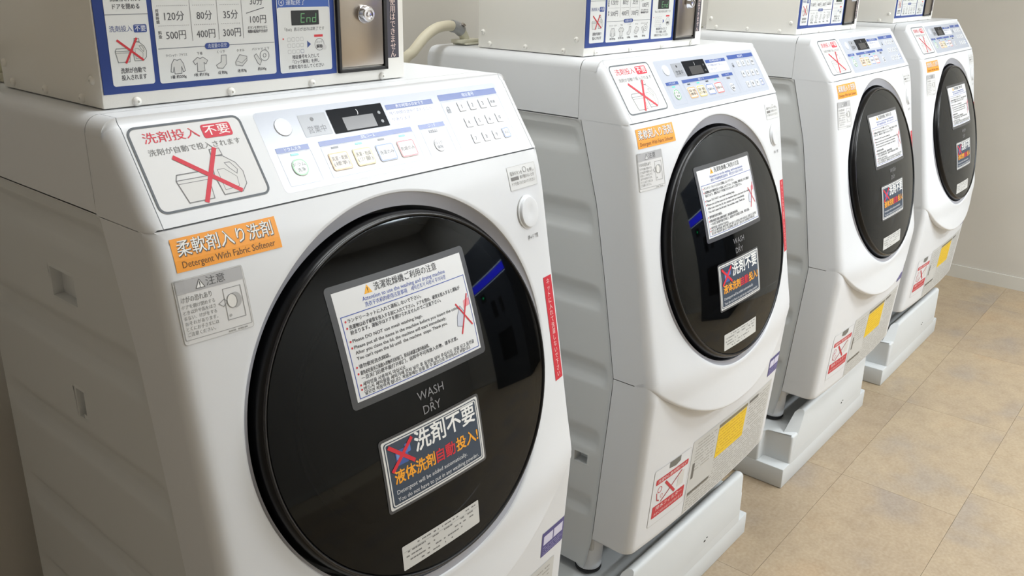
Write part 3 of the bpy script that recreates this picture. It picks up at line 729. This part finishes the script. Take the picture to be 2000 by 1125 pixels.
    # big specification sheet
    st = sheet_('instruction_sheet', .196, .236+.024, .604, .4520, (201, 201, 198), map_low, .002)
    p = Print(); yl = []
    G = (158, 156, 150)
    for i in range(9):
        z = .4390-i*.0085; p.dashes(.212, .305, z, .0034, G, 1, 40+i, .8); 
        if i < 12: p.dashes(.472, .592, z, .0034, G, 1, 60+i, .82)
    for i in range(13):
        z = .3600-i*.0074; p.dashes(.312 if i < 6 else .204, .592, z, .0030, G, 1, 80+i, .8)
    p.rect(.2075, .352, .2175, .392, (104, 102, 98), 2); p.rect(.2050, .3105, .3020, .3170, (104, 100, 92), 3)
    p.rect(.3150, .4360, .4590, .4440, (128, 118, 86), 3); p.rect(.468, .4360, .520, .4440, (110, 108, 104), 3)
    for i, (s, x) in enumerate(((.2125, .386), )): pass
    p.build('lettering', st, map_low, .012)
    p = Print(); p.rect(.3150, .3560, .4570, .4345, (236, 198, 34), 2.5)
    for i in range(8): p.dashes(.320, .452, .4285-i*.0088, .0030, (204, 158, 34), 3.5, 100+i, .8)
    p.build('yellow_patch', st, map_low, .012)
    # purple sticker low right
    st = sheet_('purple_sticker', .560, .472, .627, .520, (76, 72, 132), map_low)
    p = Print(); p.rect(.565, .494, .592, .512, (214, 212, 232), 1); p.rect(.595, .494, .622, .512, (214, 212, 232), 1)
    for i in range(4): p.dashes(.565, .622, .4885-i*.0042, .0022, (150, 148, 190), 1, 120+i)
    p.build('lettering', st, map_low, .012)
    return root

def make_coin_box():
    root = empty('coin_box'); Z0 = 1.2492; x0, x1, y0, y1, z1 = .031, .475, .124, .386, 1.565
    bm = bmesh.new(); t = .0
    bm_box(bm, (x0, y0, Z0), (x1, y1, z1), .0022, 2)
    from_bm('housing', bm, M_BOX, root, autos=35)
    mp = lambda x, z, h: Vector((x, y0-.0004-h, z))
    NB = (38, 66, 140); WH = (219, 221, 220); K = (78, 78, 84)
    box('instruction_panel', (.033, y0-.0012, 1.2645), (.3505, y0+.0002, 1.550), ink(NB), root, .0004)
    ip = root.children[-1]; mp2 = lambda x, z, h: Vector((x, y0-.0014-h, z))
    p = Print(); c1 = (.0445, .0925); c2 = (.0985, .2545); c3 = (.2605, .3425)
    p.rect(c1[0], 1.2725, c1[1], 1.540, WH, 0, .003); p.rect(c2[0], 1.2715, c2[1], 1.540, WH, 0, .003)
    p.rect(c3[0], 1.2705, c3[1], 1.362, (60, 96, 176), 0, .003); p.rect(c3[0]+.0006, 1.2711, c3[1]-.0006, 1.3505, WH, .5, .003); p.frame(c3[0], 1.2705, c3[1], 1.362, .0008, (225, 230, 240), 1.5, .003); p.rect(c3[0], 1.368, c3[1], 1.540, WH, 0, .003)
    # column 1
    p.line([(c1[0], 1.3475), (c1[1], 1.3475)], .0008, (120, 124, 132), 1); p.text('洗濯物を入れて', .0690, 1.3635, .0062, K, 1, w=.034, al='c', bold=.03); p.text('ドアを閉める', .0690, 1.3555, .0062, K, 1, w=.030, al='c', bold=.03)
    p.text('洗剤投入', .0475, 1.3325, .0070, (70, 84, 140), 1, w=.0255, bold=.01); p.rect(.0745, 1.3283, .0895, 1.3367, NB, 1, .0015); p.text('不要', .0820, 1.3325, .0070, (225, 228, 236), 2, w=.0125, al='c')
    tub_and_jug(p, .0690, 1.3085, .036, 1, grey=(120, 126, 126), fill=(208, 208, 205), red=(196, 30, 46), lw=.02, xw=.065)
    p.text('洗剤が自動で', .0690, 1.2885, .0062, K, 1, w=.0285, al='c', bold=.03); p.text('投入されます', .0690, 1.2810, .0062, K, 1, w=.0285, al='c', bold=.03)
    # column 2
    G = (150, 150, 152)
    for x in (.1435, .1780, .2110): p.line([(x, 1.3165), (x, 1.45)], .0007, G, 1)
    for z in (1.3555, 1.3340):
        for a, b in ((.1035, .140), (.147, .1745), (.182, .208)):
            x = a
            while x < b: p.rect(x, z-.0003, x+.0013, z+.0003, G, 1); x += .0024
    for x, a, b in ((.1235, '120分', '500円'), (.1610, '80分', '400円'), (.1955, '35分', '300円')):
        p.text(a, x, 1.3440, .0115, K, 1, w=.024 if len(a) > 3 else .0195, al='c', bold=.01); p.text(b, x, 1.3235, .0115, K, 1, w=.024, al='c', bold=.01)
    p.text('30分', .2320, 1.3585, .0105, K, 1, w=.0180, al='c', bold=.01); p.line([(.2170, 1.3450), (.2420, 1.3510)], .0008, K, 1); p.text('100円', .2330, 1.3375, .0110, K, 1, w=.0225, al='c', bold=.01)
    p.text('ボタンを押すたびに', .2175, 1.3280, .0040, K, 1, w=.028, bold=.02); p.text('時間の延長ができます', .2175, 1.3235, .0040, K, 1, w=.028, bold=.05)
    for i, ch in enumerate('所要時間'): p.text(ch, .1035, 1.3500-i*.0040, .0040, K, 1, al='c', bold=.03)
    for i, ch in enumerate('料金'): p.text(ch, .1045, 1.3265-i*.0042, .0044, K, 1, al='c', bold=.03)
    p.line([(c2[0]+.002, 1.3095), (c2[1]-.001, 1.3095)], .0008, (118, 122, 130), 1); p.rect(.1580, 1.3060, .1905, 1.3130, NB, 2, .0035); p.text('洗濯量の目安', .1742, 1.3096, .0052, (205, 212, 230), 3, w=.025, al='c')
    I = (120, 122, 126); FI = (205, 206, 204)
    def icon(x, z, pts, s=.0085):
        P_ = [(x+a*s, z+b*s) for a, b in pts]; p.poly(P_, FI, 1); p.line(P_, .0007, I, 1.5, True)
    shirt = [(-.45, .9), (.0, .75), (.45, .9), (.85, .3), (1.05, -.7), (.75, -.8), (.55, -.1), (.5, -1), (-.5, -1), (-.55, -.1), (-.75, -.8), (-1.05, -.7), (-.85, .3)]
    tee = [(-.4, .9), (0, .7), (.4, .9), (1.1, .4), (.8, -.05), (.5, .15), (.55, -1), (-.55, -1), (-.5, .15), (-.8, -.05), (-1.1, .4)]
    sock = [(.0, .9), (.75, .9), (.7, -.3), (.1, -.9), (-.7, -.8), (-.9, -.4), (-.1, .0)]
    towel = [(-.95, -.25), (-.2, .75), (.95, .45), (.9, -.15), (.1, -.85), (-.9, -.65)]
    both = [(-.9, .45), (-.5, .7), (-.1, .1), (.3, -.3), (.0, -.9), (-.35, -.6)]
    for x, z, pts in ((.1215, 1.2895, shirt), (.1505, 1.2900, tee), (.1785, 1.2905, sock), (.2050, 1.2910, towel), (.2310, 1.2910, both)): icon(x, z, pts)
    p.ring(.2385, 1.2945, .0068, .0007, I, 2, 18); p.ring(.2385, 1.2945, .0025, .0006, I, 2, 12); p.line([(.199, 1.2900), (.2055, 1.2875), (.2130, 1.2930)], .0005, I, 2)
    for x, a, b in ((.1215, 'ワイシャツ・ブラウス', '1着 約200g'), (.1505, '下着', '1枚 約130g'), (.1785, 'くつ下', '1足 約50g'), (.2050, 'タオル', '1枚 約70g'), (.2335, 'パジャマ 上下', '約500g')):
        p.text(a, x, 1.3015+(x-.12)*.01, .0036, K, 1, w=min(.026, len(a)*.0036), al='c'); p.text(b, x, 1.2775+(x-.12)*.01, .0042, K, 1, w=.019 if len(b) > 7 else .012, al='c', bold=.03)
    # column 3
    p.ring(.2675, 1.3565, .0042, .0007, (215, 222, 236), 3, 18); p.text('4', .2675, 1.3565, .0065, (225, 230, 240), 3, al='c'); p.text('運転終了', .2745, 1.3563, .0078, (215, 222, 236), 3, w=.0290, bold=.0)
    p.rect(.2815, 1.3285, .3245, 1.3465, (16, 22, 22), 2, .0006)
    gx = (112, 176, 120)
    def seg(x, z, on, s=.0052):
        D = {'a': ((0, 2), (1, 2)), 'g': ((0, 1), (1, 1)), 'd': ((0, 0), (1, 0)), 'f': ((0, 1), (0, 2)), 'e': ((0, 0), (0, 1)), 'b': ((1, 1), (1, 2)), 'c': ((1, 0), (1, 1))}
        for k in on:
            (ax, ay), (bx, by) = D[k]; p.line([(x+ax*s+ay*.0004, z+ay*s), (x+bx*s+by*.0004, z+by*s)], .0010, gx, 3)
    seg(.2960, 1.3320, 'afged'); seg(.3050, 1.3320, 'egc'); seg(.3140, 1.3320, 'bcdeg')
    p.text('「End」表示が出れば終了です', .3015, 1.3235, .0050, K, 1, w=.062, al='c', bold=.015)
    for r_ in range(3):
        for c_ in range(4): p.frame(.2735+c_*.0066, 1.3090-r_*.0075, .2785+c_*.0066, 1.3138-r_*.0075, .0004, (168, 170, 172) if not (r_ == 2 and c_ == 3) else (80, 92, 150), 1, .001)
    p.circ(.2675, 1.3125, .0011, (206, 40, 50), 1, 8); p.poly([(.3040, 1.3000), (.3040, 1.3090), (.3098, 1.3045)], (52, 78, 140), 1)
    p.ring(.3235, 1.3035, .0078, .0007, (120, 120, 124), 1, 24); p.text('ロック', .3235, 1.3065, .0035, (140, 140, 144), 2, al='c'); p.text('解除', .3235, 1.3010, .0050, (80, 80, 84), 2, al='c', bold=.04); p.rect(.3155, 1.3130, .3295, 1.3160, (210, 46, 58), 1)
    p.circ(.3315, 1.2995, .0034, (206, 206, 206), 2, 12)
    for i, (t, wd) in enumerate((('暗証番号を入力して', .042), ('「ロック解除」を押し', .042), ('衣類を取り出してください', .056))): p.text(t, .3010, 1.2895-i*.0062, .0053, K, 1, w=wd, al='c', bold=.03)
    p.build('lettering', ip, mp2)
    # coin door
    bm = bmesh.new(); a, b, c, d = .3525, .4400, 1.2640, 1.52
    for q in (((a, c), (a+.0045, d)), ((b-.0065, c), (b, d)), ((a, c), (b, c+.0045)), ((a, d-.004), (b, d))):
        bm_box(bm, (q[0][0], y0-.0052, q[0][1]), (q[1][0], y0, q[1][1]), .0006, 1)
    from_bm('door_surround', bm, M_FRAME, root)
    cd = box('coin_door', (a+.005, y0-.0042, c+.007), (b-.0075, y0-.0004, d-.005), M_STEEL, root, .0012)
    fr = (Vector((.3975, y0-.0042, 1.3395)), Vector((1, 0, 0)), Vector((0, 0, 1)), Vector((0, -1, 0)))
    lk = lathe('lock', [(.0115, 0), (.0118, .003), (.0110, .004), (.0105, .011), (.0090, .0128), (.0060, .0130), (.0056, .0108), (.0030, .0106), (.0028, .0125), (.0004, .0128)], fr, M_CHROME, cd, 28, ce=True)
    # black vertical strip
    box('strip_sticker', (.4425, y0-.0008, 1.2785), (.4640, y0+.0001, 1.52), ink((72, 70, 82)), root); ss = root.children[-1]
    p = Print()
    for i, ch in enumerate('使用はできません'): p.text(ch, .4532, 1.3545-i*.0101, .0108, (236, 214, 208), 1, al='c', bold=.015)
    p.build('lettering', ss, lambda x, z, h: Vector((x, y0-.0010-h, z)))
    # screws
    def screw(o_, ax):
        o_ = Vector(o_); n_ = Vector(ax); aa = Vector((0, 0, 1)); b2 = n_.cross(aa)
        lathe('screw', [(.0052, 0), (.0050, .0016), (.0036, .0032), (.0016, .0038), (.0013, .0022), (.0003, .0022)], (o_, aa, b2, n_), M_BOX, root, 16, ce=True)
    for x in (.069, .188, .309, .431): screw((x, y0, 1.2545), (0, -1, 0))
    for y, z in ((.354, 1.258), (.262, 1.258), (.170, 1.257), (.141, 1.279), (.372, 1.280), (.141, 1.46), (.372, 1.46)): screw((x0, y, z), (-1, 0, 0))
    return root

def make_tray(front):
    root = empty('washer_tray', (0, 0, 0)); x0, x1, nx0, nx1 = -.085, .590, -.042, .547; yb = .52; ny = front+.080; zs, zc, zr = .062, .150, .208
    bm = bmesh.new()
    bm_box(bm, (x0, front, 0), (x1, yb, zs), .004, 2)
    from_bm('base', bm, M_TRAY, root, autos=35)
    # raised deck: outline with notched front corners
    out = [(nx0, front+.0005), (nx1, front+.0005), (nx1, ny), (x1-.001, ny), (x1-.001, yb), (x0+.001, yb), (x0+.001, ny), (nx0, ny)]
    bm = bmesh.new(); va = [bm.verts.new((x, y, zs-.006)) for x, y in out]; vb = [bm.verts.new((x, y, zc)) for x, y in out]
    n = len(out); [bm.faces.new((va[i], va[(i+1) % n], vb[(i+1) % n], vb[i])) for i in range(n)]; bm.faces.new(vb); bm.faces.new(list(reversed(va)))
    bmesh.ops.bevel(bm, geom=[e for e in bm.edges if not (abs(e.verts[0].co.z-(zs-.006)) < 1e-5 and abs(e.verts[1].co.z-(zs-.006)) < 1e-5)], offset=.007, segments=3, profile=.5, affect='EDGES')
    from_bm('deck', bm, M_TRAY, root, autos=40)
    # raised front rim between the feet, trapezoid with rounded crest
    bm = bmesh.new(); prof = [(front+.0002, .085), (front+.0002, zr-.008), (front+.004, zr-.002), (front+.010, zr), (front+.020, zr-.002), (front+.027, zr-.010), (front+.034, zc-.004)]
    def xr(z, side):
        t = max(0, min(1, (z-zc)/(zr-zc))); return (nx0+.007+.065*t) if side == 0 else (nx1-.007-.006*t)
    A = [bm.verts.new((xr(z, 0), y, z)) for y, z in prof]; B = [bm.verts.new((xr(z, 1), y, z)) for y, z in prof]
    for i in range(len(prof)-1): bm.faces.new((A[i], B[i], B[i+1], A[i+1]))
    bm.faces.new(A); bm.faces.new(B)
    from_bm('front_rim', bm, M_TRAY, root, autos=40)
    bm = bmesh.new(); bm_box(bm, (.345, front-.0006, .105), (.352, front+.001, .1085)); bm_box(bm, (.357, front-.0006, .110), (.362, front+.001, .1125))
    from_bm('drain_mark', bm, M_DARK, root)
    return root

def make_hose():
    root = empty('water_hose')
    tube('hose', [(-.090, .520, .95), (-.100, .500, 1.10), (-.098, .470, 1.215), (-.083, .455, 1.243), (-.055, .45, 1.270), (-.022, .45, 1.285), (.010, .45, 1.2885), (.030, .45, 1.286)], .0105, M_HOSE, root, 16)
    c = tube('clamp', [(.022, .45, 1.2875), (.036, .45, 1.2845), (.049, .45, 1.277)], .0125, M_CLAMP, root, 18, 4)
    tube('clamp_screw', [(.040, .437, 1.292), (.047, .437, 1.288)], .003, M_STEEL, c, 8, 2)
    tube('elbow', [(.042, .45, 1.281), (.052, .45, 1.274), (.060, .45, 1.262), (.0660, .45, 1.2515)], .0098, mat('elbow_plastic', (214, 212, 190), .4), root, 16, 5)
    bm = bmesh.new(); bm_box(bm, (.034, .435, 1.2530), (.100, .465, 1.2600), .0015, 2); bm_box(bm, (.045, .430, 1.2492), (.100, .47, 1.2535), .001, 2)
    from_bm('inlet_cap', bm, mat('inlet_plastic', (208, 205, 186), .45), root, autos=35)
    return root

def copy_tree(o, parent=None):
    c = o.copy(); COL.objects.link(c); c.parent = parent
    for ch in list(o.children): copy_tree(ch, c)
    return c
OFF = [(0, 0), (.9038, .010), (1.8372, -.0052), (2.7084, .0212)]
TRF = [-.062, -.071, -.043, -.065]
NM = ['nearest, at the left of the photo', 'second in the row', 'third in the row', 'farthest, next to the beige wall']
wl = ['nearest white front loading washing machine with glare on its keypad, cut by the left edge', 'second nearest white washing machine in the row, its whole black door in view',
      'third washing machine from the left, white with black door, standing between two others', 'farthest white washing machine, beside the beige right wall']
bl = ['white steel coin box on the nearest washing machine, large priced blue panel', 'white coin box on the second washing machine, beside the pale hose',
      'white coin box on the third washing machine from the left', 'smallest white coin box, on the farthest washing machine by the wall']
tl = ['white plastic riser tray under the nearest washing machine, mostly hidden', 'white plastic riser tray under the second washing machine, nearest tray standing clear on the floor',
      'white plastic riser tray under the third washing machine from the left, with stepped corners', 'farthest white plastic riser tray, under the washing machine by the wall']
hl = ['pale rubber water hose behind the nearest coin box', 'pale beige rubber water hose with grey clamp arching behind the second washing machine',
      'pale rubber water hose behind the third washing machine', 'pale rubber water hose behind the farthest washing machine']
w0 = make_washer(); b0 = make_coin_box(); h0 = make_hose()
for i, (dx, dy) in enumerate(OFF):
    a = w0 if i == 0 else copy_tree(w0); b = b0 if i == 0 else copy_tree(b0); h = h0 if i == 0 else copy_tree(h0)
    t = make_tray(TRF[i])
    for o, lb, ct, g in ((a, wl[i], 'washing machine', 'coin washing machines in a row'), (b, bl[i], 'coin box', 'coin boxes on the washing machines'), (h, hl[i], 'hose', 'water hoses behind the washing machines'), (t, tl[i], 'tray', 'riser trays under the washing machines')):
        o.location = (dx, dy, 0); o['label'] = lb; o['category'] = ct; o['group'] = g
bpy.data.objects.remove(_txt_obj)
